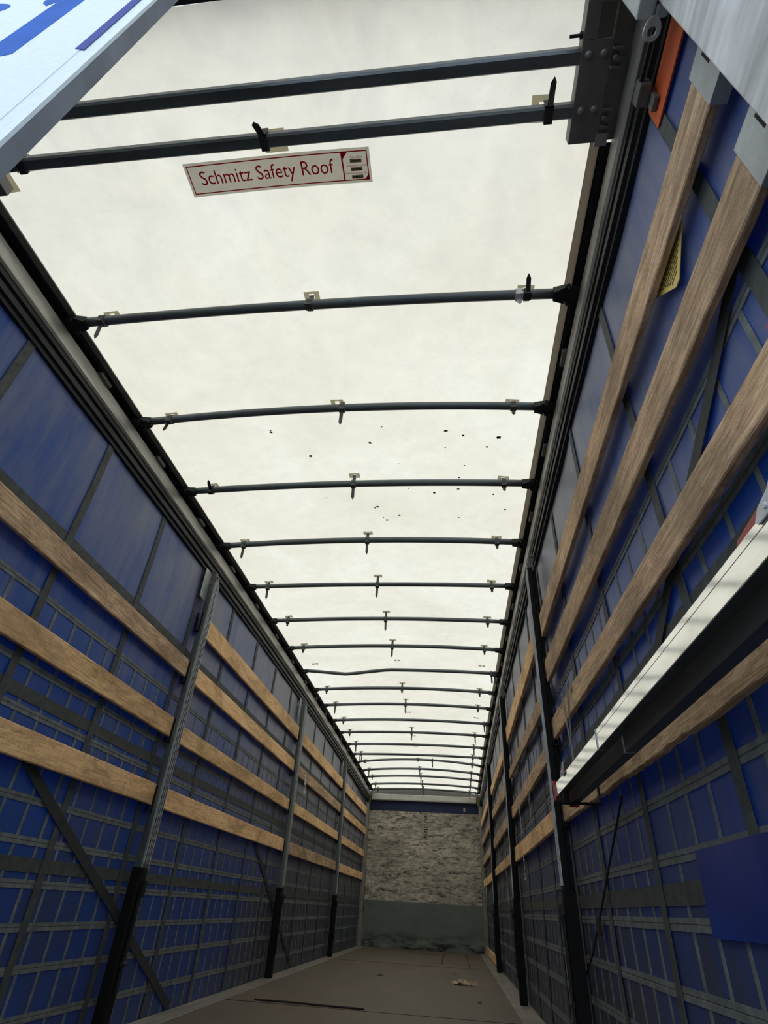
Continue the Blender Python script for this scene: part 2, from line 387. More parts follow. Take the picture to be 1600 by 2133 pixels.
# ------------------------------------------------------------------ roof sheet
mb = MB(); nx, ny = 48, 220
for j in range(ny+1):
    y = .415+(YF+.05-.415)*j/ny
    for i in range(nx+1):
        x = -1.262+2.524*i/nx
        z = ZR(x, y)+.006*noise.noise(Vector((x*2.1, y*1.6, 3)))*(1-abs(x/1.27)**4)
        mb.v.append((x, y, z))
for j in range(ny):
    for i in range(nx):
        a = j*(nx+1)+i; mb.f.append((a, a+1, a+nx+2, a+nx+1))
RF = mb.build('ceiling', 'roof', smooth=True); struct(RF, 'translucent white roof sheet letting daylight in', 'roof')
def roof_z(x, y): return ZR(x, y)+.006*noise.noise(Vector((x*2.1, y*1.6, 3)))*(1-abs(x/1.27)**4)

# mud and leaf specks lying on the sheet, one object
spots = [[-0.458, 2.404], [-0.459, 2.422], [-0.262, 2.672], [0.148, 2.563], [0.63, 2.451], [0.733, 2.488], [0.945, 2.497], [0.88, 2.586], [0.623, 2.607], [0.746, 2.778], [0.712, 2.906], [0.708, 3.033], [0.54, 3.087], [0.362, 3.042], [0.946, 3.075], [1.037, 3.243], [0.713, 3.376], [0.117, 3.265], [0.096, 3.28], [0.27, 3.372], [0.171, 3.441], [0.146, 3.402], [-0.245, 3.137], [0.239, 2.416], [0.313, 2.774]]
rad = [.007, .009, .011, .010, .012, .008, .015, .009, .005, .006, .007, .009, .010, .007, .009, .008, .007, .011, .008, .010, .012, .006, .005, .005, .004]
mb = MB()
rr = random.Random(3)
for (x, y), r in zip(spots, rad):
    n = 9; z = roof_z(x, y)-.002
    ring = [(x+r*rr.uniform(.6, 1.25)*math.cos(2*math.pi*k/n)*1.1, y+r*rr.uniform(.6, 1.2)*math.sin(2*math.pi*k/n), z) for k in range(n)]
    mb.add(ring+[(x, y, z-.003)], [(k, (k+1) % n, n) for k in range(n)])
o = mb.build('mud_specks', 'spot', RF); o['kind'] = 'stuff'

# reinforcement patches on the sheet where the bow straps are sewn
BOWS = [1.497, 2.2, 2.89, 3.62, 4.33, 5.07, 5.79, 6.52, 7.2, 7.86, 8.58, 9.22, 9.92, 10.56, 11.13, 11.76, 12.3, 12.92, 13.38]
RISE = [.035, .058, .035, .04, .022, .03, .038, .0, .04, .04, .035, .03, .025, .02, .08, .065, .055, .045, .04]
LOOSE = {(7, 0): -.12, (7, 1): -.12, (7, 2): -.12, (10, 1): -.14, (10, 2): -.12, (12, 1): -.22, (13, 1): -.2}
def sheet_patch(x0, x1, y0, y1, hole=None, name='sheet_patch', m='patch'):
    mb = MB(); nx_, ny_ = 6, 4
    hx, hy = (x0+x1)/2, (y0+y1)/2
    for j in range(ny_+1):
        for i in range(nx_+1):
            x = x0+(x1-x0)*i/nx_; y = y0+(y1-y0)*j/ny_; mb.v.append((x, y, roof_z(x, y)-.003))
    for j in range(ny_):
        for i in range(nx_):
            if hole and i in (2, 3) and j in (1, 2): continue
            a = j*(nx_+1)+i; mb.f.append((a, a+1, a+nx_+2, a+nx_+1))
    return mb.build(name, m, RF)
for b, y in enumerate(BOWS):
    for k, x in enumerate((-1.0, 0.0, 1.0)):
        dy = LOOSE.get((b, k), 0)
        sheet_patch(x-.037, x+.037, y+dy-.024, y+dy+.026, hole=True)
sheet_patch(.945, 1.02, .745, .83, True); sheet_patch(-.045, .045, .785, .865); sheet_patch(-1.04, -.955, .77, .83, True)
sheet_patch(1.076, 1.2, .80, .89, name='corner_patch'); sheet_patch(-1.2, -1.07, .80, .895, name='corner_patch')

# ------------------------------------------------------------------ side curtains
HSTR = [(2.045, .048, 'webbing'), (1.318, .055, 'webbing'), (.695, .055, 'webbing')]
HTHIN = [1.73, 1.43, 1.255, .937, .783, .625, .468, .318, .142]
def bulge(s, y, z):
    ph = (y % .72)/.72
    return .010*noise.noise(Vector((s*3, y*.9, z*1.1)))+.004*noise.noise(Vector((s*5, y*3, z*2.3)))+.004*math.sin(math.pi*ph)
def cur_x(s, y, z): return s*(1.270+bulge(s, y, z))
def strip(s, pts_c, width_dir, wd, off, name, m, parent, thick=.0018, ribs=1):
    """a band following the curtain; pts_c centre line in (y,z)"""
    mb = MB(); n = len(pts_c)
    prof = [(-1, off), (1, off), (1, off-thick), (-1, off-thick)]
    if ribs == 2: prof = [(-1, off), (-.14, off), (-.08, off-thick*.7), (.08, off-thick*.7), (.14, off), (1, off), (1, off-thick), (-1, off-thick)]
    q = len(prof)
    for (y, z) in pts_c:
        for (u, o2) in prof:
            yy = y+width_dir[0]*u*wd/2; zz = z+width_dir[1]*u*wd/2
            mb.v.append((cur_x(s, yy, zz)-s*o2, yy, zz))
    for i in range(n-1):
        for k in range(q):
            k2 = (k+1) % q; mb.f.append((q*i+k, q*i+k2, q*i+q+k2, q*i+q+k))
    mb.f += [tuple(range(q)), tuple(q*(n-1)+k for k in range(q-1, -1, -1))]
    return mb.build(name, m, parent)
def frange(a, b, st):
    n = max(1, int(math.ceil((b-a)/st))); return [a+(b-a)*i/n for i in range(n+1)]
for s, side in ((-1, 'left'), (1, 'right')):
    mb = MB(); ys = frange(.30, YF+.04, .09); zs = frange(-.04, 2.76, .09); nz = len(zs)
    for y in ys:
        zt = H(y)-.19
        for z in zs:
            z = -.04+(z+.04)*(zt+.04)/2.80
            mb.v.append((cur_x(s, y, z), y, z))
    for i in range(len(ys)-1):
        for j in range(nz-1):
            a = i*nz+j; mb.f.append((a, a+1, a+nz+1, a+nz))
    cw = mb.build('wall_'+side, 'curtain_l' if s < 0 else 'curtain_r', smooth=True)
    struct(cw, 'blue %s side curtain with grey webbing grid' % side, 'side curtain')
    for z, wd, m in HSTR:
        if s > 0 and z > 2: continue
        strip(s, [(y, z) for y in frange(.42, YF, .15)], (0, 1), wd, .004, 'wide_strap', m, cw)
    for z in HTHIN:
        # a doubled narrow strap: two ribs with a groove
        strip(s, [(y, z) for y in frange(.42, YF, .15)], (0, 1), .032, .0036, 'narrow_strap', 'webbing_thin', cw, thick=.003, ribs=2)
    k = 1
    while .722*k-.01 < YF-.2:
        y = .722*k-.01; strip(s, [(y, z) for z in frange(0, H(y)-.2, .15)], (1, 0), .048, .0068, 'upright_strap', 'webbing', cw); k += 1
    y = .80-.165
    while y < YF-.1:
        if abs(((y+.01) % .722)) > .04 and abs(((y+.01) % .722)-.722) > .04:
            strip(s, [(y, z) for z in frange(0.0, 1.73, .2)], (1, 0), .019, .0024, 'grid_strap', 'webbing_thin', cw)
        y += .165
    if s < 0: WL = cw
    else: WR = cw
def diag(s, a, b, wd, parent, name='diagonal_strap', m='webbing_dark'):
    a = Vector(a); b = Vector(b); d = (b-a).normalized(); pts = [tuple(a+(b-a)*i/16) for i in range(17)]
    return strip(s, pts, (-d[1], d[0]), wd, .011, name, m, parent)
diag(-1, (2.40, 1.11), (4.70, .02), .05, WL); diag(-1, (5.9, 1.11), (8.1, .02), .05, WL)
diag(1, (.60, 1.87), (2.02, 1.17), .045, WR)
# plain shiny repair patch on the right curtain
mb = MB(); P = [(1.36, .60), (1.46, .60), (1.775, .60), (1.79, .775), (1.36, .79)]
ny_ = 5
for j in range(ny_+1):
    for i in range(7):
        y = 1.36+.43*i/6; z = .60+.185*j/ny_; mb.v.append((cur_x(1, y, z)-.0125, y, z))
for j in range(ny_):
    for i in range(6):
        a = j*7+i; mb.f.append((a, a+1, a+8, a+7))
mb.build('repair_patch', 'fresh_blue', WR)
o = MB().box(1.257, 1.262, .40, .725, 2.505, 2.625); o = o.build('orange_strip', 'orange', WR)
mb = MB(); mb.box(1.240, 1.256, .66, .70, 2.55, 2.64); mb.build('curtain_clip', 'greyplate', WR, bevel=.003)

# diamond hazard label on the right curtain
lab = empty('warning_label', (1.25, .915, 2.15))
cy, cz, hw = .915, 2.128, .118
poly = [(cy-hw, cz), (cy-.012, cz-hw+.010), (cy+.012, cz-hw+.010), (cy+hw, cz), (cy, cz+hw)]
part(MB().prism(poly, 'x', 1.2515, 1.254), 'backing', 'label_yellow', lab)
mb = MB(); rr = random.Random(5)
for k in range(7):
    z = cz-.010-.0115*k; half = hw-(abs(z-cz))-.018
    y = cy-half
    while y < cy+half:
        L = rr.uniform(.008, .03); mb.box(1.2502, 1.2514, y, min(y+L, cy+half), z-.0022, z+.0022); y += L+.004
part(mb, 'small_print', 'ink_soft', lab)
mb = MB(); mb.prism([(cy-.055, cz+.008), (cy-.03, cz+.004), (cy-.005, cz+.010), (cy+.03, cz+.004), (cy+.06, cz+.012), (cy+.03, cz+.05), (cy+.005, cz+.07), (cy-.02, cz+.05)], 'x', 1.2500, 1.2514)
part(mb, 'pictogram', 'ink', lab)
tag(lab, 'yellow diamond warning label on the blue curtain between the two upper right slats', 'label')

# ------------------------------------------------------------------ side rails (cambered)
def sweep(profile, s, y0, y1, name, m, parent, step=.35, wiggle=False, bevel=0):
    mb = MB(); ys = frange(y0, y1, step); n = len(profile)
    for y in ys:
        dx = 1.2-HX(s, y)
        for (x, z) in profile: mb.v.append((s*(x-dx), y, H(y)+z))
    for i in range(len(ys)-1):
        for k in range(n):
            k2 = (k+1) % n; mb.f.append((i*n+k, i*n+k2, (i+1)*n+k2, (i+1)*n+k))
    mb.f += [tuple(range(n)), tuple(range((len(ys))*n-1, (len(ys)-1)*n-1, -1))]
    return mb.build(name, m, parent, bevel)
for s, nm, side in ((-1, 'trim_1', 'left'), (1, 'trim_2', 'right')):
    y0, y1 = .42, YF+.02
    rail = sweep([(1.222, -.030), (1.222, -.112), (1.232, -.122), (1.31, -.122), (1.31, -.022), (1.232, -.022)], s, y0, y1, nm, 'alu_rail', None)
    struct(rail, 'long aluminium roof rail along the %s side' % side, 'rail')
    sweep([(1.236, -.122), (1.236, -.150), (1.250, -.154), (1.250, -.170), (1.238, -.174), (1.238, -.204), (1.252, -.208), (1.252, -.232), (1.30, -.232), (1.30, -.122)], s, y0, y1, 'curtain_track', 'dark', rail)
    sweep([(1.262, -.022), (1.262, .013), (1.31, .013), (1.31, -.022)], s, y0, y1, 'carriage_channel', 'black_and_shade', rail)
    sweep([(1.160, .006), (1.160, .013), (1.192, .011), (1.192, .004)], s, .88 if s > 0 else .9, y1-.1, 'hem_strip', 'hem_cloth' if s > 0 else 'greyplate', rail)
    sweep([(1.192, .000), (1.192, .012), (1.262, .016), (1.262, .010), (1.200, .006)], s, .9, y1-.1, 'slide_bar', 'dark', rail)

# ------------------------------------------------------------------ thin roof bows
ORD = ['first', 'second', 'third', 'fourth', 'fifth', 'sixth', 'seventh', 'eighth', 'ninth', 'tenth', 'eleventh', 'twelfth', 'thirteenth', 'fourteenth', 'fifteenth', 'sixteenth', 'seventeenth', 'eighteenth', 'nineteenth']
# strap tails: n none, s short, d hanging, u sticking up towards the rear, c curled, D two hanging
TAIL = ['dnu', 'cds', 'uds', 'dds', 'dds', 'sds', 'sds', '---', 'sss', 'dds', 's--', 'sdd', 'd-d', 'D-d', 'nns', 'ddd', 'sdd', 'ddd', 'sdd']
def bowz(b, y, x):
    e = 1-(x/1.2)**2; z = H(y)-.004+RISE[b]*e
    if b == 7: z = H(y)+.03*e - .055*max(0, 1-abs(x+.62)/.5)*1.0
    return z
def strap_mesh(b, x, y, kind):
    zb = bowz(b, y, x); mb = MB(); r = .0275 if b < 4 else .0245; wd = .013
    ring = [(y+r*math.cos(a)*1.05, zb+r*math.sin(a)) for a in [2*math.pi*k/10 for k in range(10)]]
    n = 10
    for sx_ in (-wd, wd):
        for (yy, zz) in ring: mb.v.append((x+sx_, yy, zz))
    base = len(mb.v)-2*n
    for k in range(n): mb.f.append((base+k, base+(k+1) % n, base+n+(k+1) % n, base+n+k))
    mb.f.append(tuple(base+k for k in range(n))); mb.f.append(tuple(base+n+k for k in range(n-1, -1, -1)))
    zr = roof_z(x, y)
    mb.box(x-.011, x+.011, y-.003, y+.003, zb+.015, zr-.001)          # loop up to the sheet
    mb.box(x-.016, x+.016, y-.030, y+.006, zb-.036, zb-.022)          # buckle
    def tail(xo, L, ang_y, tw=.010, ax=0.0):
        d = Vector((ax, math.sin(ang_y), -math.cos(ang_y))).normalized(); p = Vector((x+xo, y-.004, zb-.026)); q = Vector((1, 0, 0)); nrm = d.cross(q).normalized()*.0018
        pts = [(-tw, 0), (tw, 0), (tw, L*.8), (0, L), (-tw, L*.8)]
        a = [p+q*u+d*v+nrm for u, v in pts]; c_ = [p+q*u+d*v-nrm for u, v in pts]
        mb.add(a+c_, [(0, 1, 2, 3, 4), (9, 8, 7, 6, 5)]+[(k, (k+1) % 5, 5+(k+1) % 5, 5+k) for k in range(5)])
    if kind == 'd': tail(0, .105, .1, ax=random.uniform(-.04, .04))
    elif kind == 's': tail(0, .045, 0)
    elif kind == 'u': tail(.003, .10, -2.0)
    elif kind == 'c': tail(-.005, .06, .5, ax=-.6)
    elif kind == 'D': tail(-.014, .10, .1); tail(.018, .095, 0)
    return mb
def end_bracket(s, y):
    hx = HX(s, y); mb = MB(); z = H(y)
    # flared fork that widens from the tube to the slide block
    a = [(s*(hx-.085), y-.022, z-.024), (s*(hx-.085), y+.022, z-.024), (s*(hx-.085), y+.022, z+.016), (s*(hx-.085), y-.022, z+.016)]
    b = [(s*(hx-.035), y-.042, z-.020), (s*(hx-.035), y+.042, z-.020), (s*(hx-.035), y+.042, z+.004), (s*(hx-.035), y-.042, z+.004)]
    mb.add(a+b, [(0, 1, 2, 3), (7, 6, 5, 4), (0, 1, 5, 4), (1, 2, 6, 5), (2, 3, 7, 6), (3, 0, 4, 7)])
    mb.box(min(s*(hx-.036), s*(hx+.035)), max(s*(hx-.036), s*(hx+.035)), y-.030, y+.030, z-.018, z+.0)
    for yy in (y-.034, y+.034): mb.tube([(s*(hx-.022), yy, z-.032), (s*(hx-.022), yy, z+.004)], .010, 8); mb.tube([(s*(hx+.004), yy, z-.026), (s*(hx+.004), yy, z+.0)], .008, 8)
    return mb
for b, y in enumerate(BOWS):
    root = empty('roof_bow', (0, y, H(y)))
    xs = [-HX(-1, y)+.08+(HX(-1, y)+HX(1, y)-.16)*i/28 for i in range(29)]
    part(MB().tube([(x, y, bowz(b, y, x)) for x in xs], .0225 if b < 4 else .0195, 14), 'bow_tube', 'bow', root, smooth=True)
    for s in (-1, 1):
        part(end_bracket(s, y), 'end_bracket', 'dark', root)
    tl = TAIL[b]
    for k, x in enumerate((-1.0, 0.0, 1.0)):
        if tl[k] == '-': continue
        x2 = x + (.035 if (k == 1 and b in (1,)) else 0) + (-.035 if (b == 0 and k == 0) else 0)
        m = 'strap_black' if (b in (0,) and k == 2) or (b == 2 and k == 0) else 'strap'
        part(strap_mesh(b, x2, y, tl[k]), 'fastening_strap', m, root)
    if b == 0: part(strap_mesh(b, .965, y, 's'), 'fastening_strap', 'galv_light', root, label='pale grey plastic clip')
    if b in (7, 10):
        part(strap_mesh(b, 1.115, y, 'd'), 'fastening_strap', 'strap', root); part(strap_mesh(b, 1.15, y, 'd'), 'fastening_strap', 'strap', root)
    if b == 14: part(strap_mesh(b, .27, y, 'd'), 'fastening_strap', 'strap', root)
    extra = {0: 'nearest the red lettered sticker', 7: 'visibly bent, its sheet patches loose', 14: 'strongly arched, one strap right of middle',
             18: 'last one, against the front header'}.get(b)
    lb = 'thin steel roof bow across the white sheet, %s counted from the two flat crossbeams' % ORD[b]
    if extra: lb = 'steel roof bow, %s from the crossbeams, %s' % (ORD[b], extra)
    tag(root, lb[:150], 'roof bow', 'thin steel bows carrying the roof sheet')
    # folding link plates and guide block on the rail between bows
    if b < len(BOWS)-1:
        y2 = BOWS[b+1]; ym = (y+y2)/2
        for s in (-1, 1):
            hx = HX(s, ym); mb = MB()
            mb.box(min(s*(hx+.002), s*(hx+.036)), max(s*(hx+.002), s*(hx+.036)), ym-.05, ym+.05, H(ym)-.030, H(ym)-.008)
            part(mb, 'guide_block', 'greyplate', root, bevel=.003)
            mb = MB(); mb.box(min(s*(hx-.004), s*(hx+.008)), max(s*(hx-.004), s*(hx+.008)), y+.05, ym-.02, H(ym)-.010, H(ym)+.004)
            part(mb, 'folding_link', 'dark', root)

# ------------------------------------------------------------------ rear roof frame: two flat crossbeams and side plates
rf = empty('roof_end_frame', (0, .65, 2.83))
ZB = 2.822
for (yc, x0, x1) in ((.625, -1.10, 1.075), (.772, -1.10, 1.075)):
    part(MB().prism([(yc-.018, ZB+.010), (yc-.012, ZB), (yc+.020, ZB), (yc+.024, ZB+.006), (yc+.024, ZB+.034), (yc-.018, ZB+.034)], 'x', x0, x1), 'crossbeam', 'bow', rf)
for s in (-1, 1):
    mb = MB(); a, b2 = sorted((s*1.070, s*1.165))
    # plate with a rectangular window near the rear
    mb.box(a, b2, .585, .872, ZB-.002, ZB+.004); mb.box(a, b2, .36, .50, ZB-.002, ZB+.004)
    if s > 0: mb.box(a, 1.112, .50, .585, ZB-.002, ZB+.004); mb.box(1.158, b2, .50, .585, ZB-.002, ZB+.004)
    else: mb.box(-1.112, b2, .50, .585, ZB-.002, ZB+.004); mb.box(a, -1.158, .50, .585, ZB-.002, ZB+.004)
    mb.box(*( (a-.0005, a+.004) if s > 0 else (b2-.004, b2+.0005)), .36, .872, ZB, ZB+.055)
    mb.box(*sorted((s*1.165, s*1.262)), .36, .872, ZB+.010, ZB+.02); mb.box(*sorted((s*1.10, s*1.165)), .46, .60, ZB+.030, ZB+.036)
    part(mb, 'side_plate', 'greyplate', rf, bevel=.0015)
    for (x, y) in ((1.094, .622), (1.140, .622), (1.096, .772), (1.138, .772)):
        q = MB(); n = 12
        for lvl, (rr_, dz) in enumerate(((.0125, 0), (.0115, -.005), (.007, -.0085), (.001, -.010))):
            for k in range(n): q.v.append((s*x+rr_*math.cos(2*math.pi*k/n), y+rr_*math.sin(2*math.pi*k/n), ZB-.002+dz))
        for lvl in range(3):
            for k in range(n): q.f.append((lvl*n+k, lvl*n+(k+1) % n, (lvl+1)*n+(k+1) % n, (lvl+1)*n+k))
        q.f.append(tuple(3*n+k for k in range(n)))
        part(q, 'rivet', 'rivet', rf, smooth=True)
    part(MB().tube([(s*1.03, .575, ZB+.012), (s*1.062, .575, ZB+.012)], .005, 8).tube([(s*1.060, .575, ZB+.012), (s*1.070, .575, ZB+.012)], .010, 6), 'bolt', 'dark', rf)
    for yy in (.635, .80):
        mb = MB(); mb.box(*sorted((s*1.166, s*1.196)), yy-.028, yy-.022, ZB-.014, ZB+.01); mb.box(*sorted((s*1.166, s*1.196)), yy+.022, yy+.028, ZB-.014, ZB+.01)
        mb.tube([(s*1.18, yy, ZB-.016), (s*1.18, yy, ZB+.012)], .009, 8); part(mb, 'hinge_lug', 'greyplate', rf)
    part(MB().prism([(.845, ZB-.004), (.885, ZB-.004), (.885, ZB+.006), (.845, ZB+.006)], 'x', *sorted((s*1.16, s*1.20))), 'hinge_foot', 'galv', rf)
mb = MB()
for (x, L, ang, tw) in ((.992, .085, -2.2, .0095), (0.0, .05, -1.3, .012), (-.95, .03, 0, .012)):
    yb, zb = .772, ZB
    q = MB(); q.box(x-.014, x+.014, yb-.024, yb+.030, zb-.006, zb-.001); q.box(x-.014, x+.014, yb-.024, yb-.019, zb-.006, zb+.05)
    q.box(x-.014, x+.014, yb+.026, yb+.030, zb-.006, roof_z(x, yb)-.002)
    d = Vector((-.3 if x == 0 else .15, math.sin(ang), -math.cos(ang))).normalized(); p = Vector((x, yb-.022, zb-.006)); qq = Vector((1, 0, 0)); nr = d.cross(qq).normalized()*.0018
    pts = [(-tw, 0), (tw, 0), (tw, L*.8), (0, L), (-tw, L*.8)]
    A = [p+qq*u+d*v+nr for u, v in pts]; B_ = [p+qq*u+d*v-nr for u, v in pts]
    q.add(A+B_, [(0, 1, 2, 3, 4), (9, 8, 7, 6, 5)]+[(k, (k+1) % 5, 5+(k+1) % 5, 5+k) for k in range(5)])
    part(q, 'fastening_strap', 'strap_black', rf)
tag(rf, 'rear roof end frame of two flat dark crossbeams riveted between side plates', 'roof frame')

# header beam of the rear portal
hd = MB().box(-1.29, 1.29, .30, .412, 2.945, 3.08).build('trim_3', 'dark'); struct(hd, 'dark header beam over the rear opening', 'header')

# ------------------------------------------------------------------ lettering helper
def text_verts(txt, width, height, fit_w=None):
    cu = D.curves.new('lettering', 'FONT'); cu.body = txt; cu.size = 1.0; cu.resolution_u = 3
    ob = D.objects.new('lettering_tmp', cu); COL.objects.link(ob)
    dg = bpy.context.evaluated_depsgraph_get(); me = D.meshes.new_from_object(ob.evaluated_get(dg))
    D.objects.remove(ob)
    xs = [v.co.x for v in me.vertices]; ys = [v.co.y for v in me.vertices]
    x0, x1, y0, y1 = min(xs), max(xs), min(ys), max(ys)
    vs = [((v.co.x-x0)/(x1-x0)*width, (v.co.y-y0)/(y1-y0)*height) for v in me.vertices]
    fs = [tuple(p.vertices) for p in me.polygons]
    D.meshes.remove(me); return vs, fs

# red lettered sticker under the roof sheet
st = empty('roof_sticker', (-.015, .935, 2.97))
def sheet_pt(x, y, d): return (x, y, roof_z(x, y)-d)
def sheet_quad(mb, x0, x1, y0, y1, d, n=24):
    k = len(mb.v)
    for j in range(3):
        for i in range(n+1): mb.v.append(sheet_pt(x0+(x1-x0)*i/n, y0+(y1-y0)*j/2, d))
    for j in range(2):
        for i in range(n):
            a = k+j*(n+1)+i; mb.f.append((a, a+1, a+n+2, a+n+1))
    return mb
X0, X1, Y0, Y1 = -.388, .356, .872, 1.000
part(sheet_quad(MB(), X0, X1, Y0, Y1, .0035, 40), 'backing', 'label_white', st)
mb = MB(); g, tk = .010, .0042
sheet_quad(mb, X0+g, X1-g, Y0+g, Y0+g+tk, .0045, 40); sheet_quad(mb, X0+g, X1-g, Y1-g-tk, Y1-g, .0045, 40)
sheet_quad(mb, X0+g, X0+g+tk, Y0+g, Y1-g, .0045, 2); sheet_quad(mb, X1-g-tk, X1-g, Y0+g, Y1-g, .0045, 2); sheet_quad(mb, .243, .249, Y0+g, Y1-g, .0045, 2)
mb.add([sheet_pt(.243, Y0+g, .0047), sheet_pt(.272, Y0+g, .0047), sheet_pt(.247, Y0+g+.030, .0047)], [(0, 1, 2)])
mb.add([sheet_pt(X1-g, Y1-g, .0047), sheet_pt(X1-g-.020, Y1-g, .0047), sheet_pt(X1-g, Y1-g-.026, .0047)], [(0, 1, 2)])
part(mb, 'red_border', 'label_red', st)
def sheet_text(txt, x0, y_base, wd, ht, name, m):
    vs, fs = text_verts(txt, wd, ht); mb = MB()
    mb.add([sheet_pt(x0+u, y_base-v, .0055) for u, v in vs], fs); return part(mb, name, m, st)
sheet_text('Schmitz Safety Roof', -.335, .974, .545, .070, 'lettering', 'label_red')
sheet_text('Datum/Date:', .280, .908, .046, .0085, 'small_lettering', 'label_red')
sheet_text('produced/hergestellt:', .260, .940, .084, .0095, 'small_lettering', 'label_red')
sheet_text('Kommission/Commission / Id.Nr.', .253, .966, .088, .0078, 'small_lettering', 'label_red')
for yy in (.911, .9415, .970):
    mb = MB(); sheet_quad(mb, .276, .322, yy, yy+.0135, .0045, 2); part(mb, 'date_field', 'label_dash', st)
    mb = MB(); rr = random.Random(int(yy*1000))
    x = .279
    while x < .318:
        wv = rr.uniform(.0015, .004); sheet_quad(mb, x, x+wv, yy+.003+rr.uniform(0, .002), yy+.0105, .0052, 1); x += wv+rr.uniform(.001, .003)
    part(mb, 'date_stamp', 'label_ink', st)
tag(st, 'long white sticker with red lettering on the roof sheet beside the flat crossbeam', 'sticker')

# ------------------------------------------------------------------ posts
def make_post(s, y, label, up_plates, y_tilt=0.0):
    zt = H(y)-.23
    r = empty('sliding_post', (s*1.215, y, 0))
    def X(a, b): return sorted((s*a, s*b))
    mb = MB()
    # hat profile: two face ridges with a groove, spine behind
    prof = [(1.178, -.034), (1.178, -.010), (1.196, -.008), (1.196, .008), (1.178, .010), (1.178, .034), (1.188, .040), (1.210, .040), (1.210, .020), (1.240, .020), (1.240, -.020), (1.210, -.020), (1.210, -.040), (1.188, -.040)]
    mb.prism([(s*a, y+b) for a, b in prof], 'z', .74, zt-.08)
    part(mb, 'post_profile', 'post' if s < 0 else 'black_and_shade', r, bevel=.0012)  # right posts blackened: pocket shadow put into the colour
    mb = MB(); prof2 = [(1.174, -.032), (1.174, .032), (1.184, .041), (1.238, .041), (1.238, -.041), (1.184, -.041)]
    mb.prism([(s*a, y+b) for a, b in prof2], 'z', 0.004, .74)
    part(mb, 'post_foot', 'black_and_shade', r, bevel=.003)  # black colour paints the shade low on the post
    for yy in (-.036, -.011, .011, .036):
        part(MB().box(*X(1.1755, 1.179), y+yy-.0018, y+yy+.0018, .76, zt-.10), 'face_ridge', 'galv_light', r)
    if s < 0:
        part(MB().box(*X(1.1768, 1.1779), y+.019, y+.027, .84, zt-.25), 'slot_strip', 'slotted', r)
        part(MB().box(*X(1.1768, 1.1779), y-.027, y-.019, .84, zt-.25), 'slot_strip', 'slotted', r)
    mb = MB(); mb.box(*X(1.188, 1.1965), y-.006, y+.006, .78, zt-.10); part(mb, 'inner_groove', 'black_and_shade', r)
    # lever in the foot
    mb = MB(); mb.box(*X(1.160, 1.172), y-.012, y+.012, .18, .64); mb.box(*X(1.150, 1.162), y-.018, y+.018, .60, .68); mb.tube([(s*1.165, y-.02, .30), (s*1.165, y+.02, .30)], .012, 8)
    part(mb, 'locking_lever', 'dark', r, bevel=.002)
    # head with roller hanger
    mb = MB(); mb.box(*X(1.180, 1.225), y-.030, y+.030, zt-.10, zt-.045); mb.prism([(s*1.19, zt-.05), (s*1.222, zt-.05), (s*1.236, zt+.0), (s*1.228, zt+.012), (s*1.196, zt+.012)], 'y', y-.026, y-.018)
    mb.prism([(s*1.19, zt-.05), (s*1.222, zt-.05), (s*1.236, zt+.0), (s*1.228, zt+.012), (s*1.196, zt+.012)], 'y', y+.018, y+.026)
    mb.tube([(s*1.205, y-.024, zt-.005), (s*1.205, y+.024, zt-.005)], .011, 10); mb.box(*X(1.20, 1.245), y-.03, y+.03, zt+.008, zt+.018)
    part(mb, 'roller_head', 'greyplate', r, bevel=.002)
    if up_plates:
        mb = MB(); mb.box(*X(1.236, 1.240), y-.125, y-.019, zt-.24, zt+.0); mb.box(*X(1.236, 1.240), y+.019, y+.075, zt-.36, zt-.06)
        part(mb, 'side_flap', 'cap', r)
    # pockets the slats drop into
    for z in (2.31, 1.92, 1.53, 1.12):
        if z > zt-.3: continue
        for q in (-1, 1):
            a, b = sorted((y+q*.022, y+q*.048)); mb = MB(); mb.box(*X(1.2135, 1.2185), a, b, z-.09, z+.05); mb.box(*X(1.250, 1.255), a, b, z-.09, z+.05); mb.box(*X(1.2135, 1.255), a, b, z-.096, z-.090)
            part(mb, 'slat_pocket', 'dark', r)
    return tag(r, label, 'post', 'sliding posts between the slat bays')
PL = [3.70, 6.94, 10.24]; PR = [3.50, 6.42, 9.62]
names = ['nearest the rear opening', 'middle one of its side', 'farthest, next to the front wall']
for y, nm in zip(PL, names): make_post(-1, y, 'tall slotted steel post on the left curtain, ' + nm, True)
for y, nm in zip(PR, names): make_post(1, y, 'tall slotted steel post on the right curtain, ' + nm, False)

# corner posts at the front wall and the rear portal
for s, side in ((-1, 'left'), (1, 'right')):
    r = empty('corner_post', (s*1.23, YF-.1, 0))
    part(MB().prism([(s*1.185, YF-.18), (s*1.185, YF-.002), (s*1.262, YF-.002), (s*1.262, YF-.20), (s*1.215, YF-.20)], 'z', .003, H(YF)-.25), 'upright', 'hem', r, bevel=.003)
    part(MB().box(*sorted((s*1.178, s*1.1845)), YF-.14, YF-.10, .55, .95), 'locking_lever', 'dark', r)
    part(MB().box(*sorted((s*1.16, s*1.215)), YF-.10, YF-.03, H(YF)-.23, H(YF)-.04), 'hinge_block', 'hinge_green', r, bevel=.004)
    tag(r, 'grey brown corner post at the front wall, %s side' % side, 'post')
rp_ = empty('rear_corner_post', (1.2, .33, 0))
part(MB().prism([(1.150, .13), (1.150, .415), (1.156, .421), (1.29, .421), (1.29, .29), (1.158, .13)], 'z', -.05, 2.93), 'outer_casing', 'galv_light', rp_, bevel=.003)
part(MB().box(1.107, 1.1495, .30, .450, 2.412, 2.80).box(1.1495, 1.182, .4215, .450, 2.412, 2.80), 'lock_housing', 'cap', rp_, bevel=.006)
mb = MB(); n = 24; cx_, cy_ = 1.149, .472
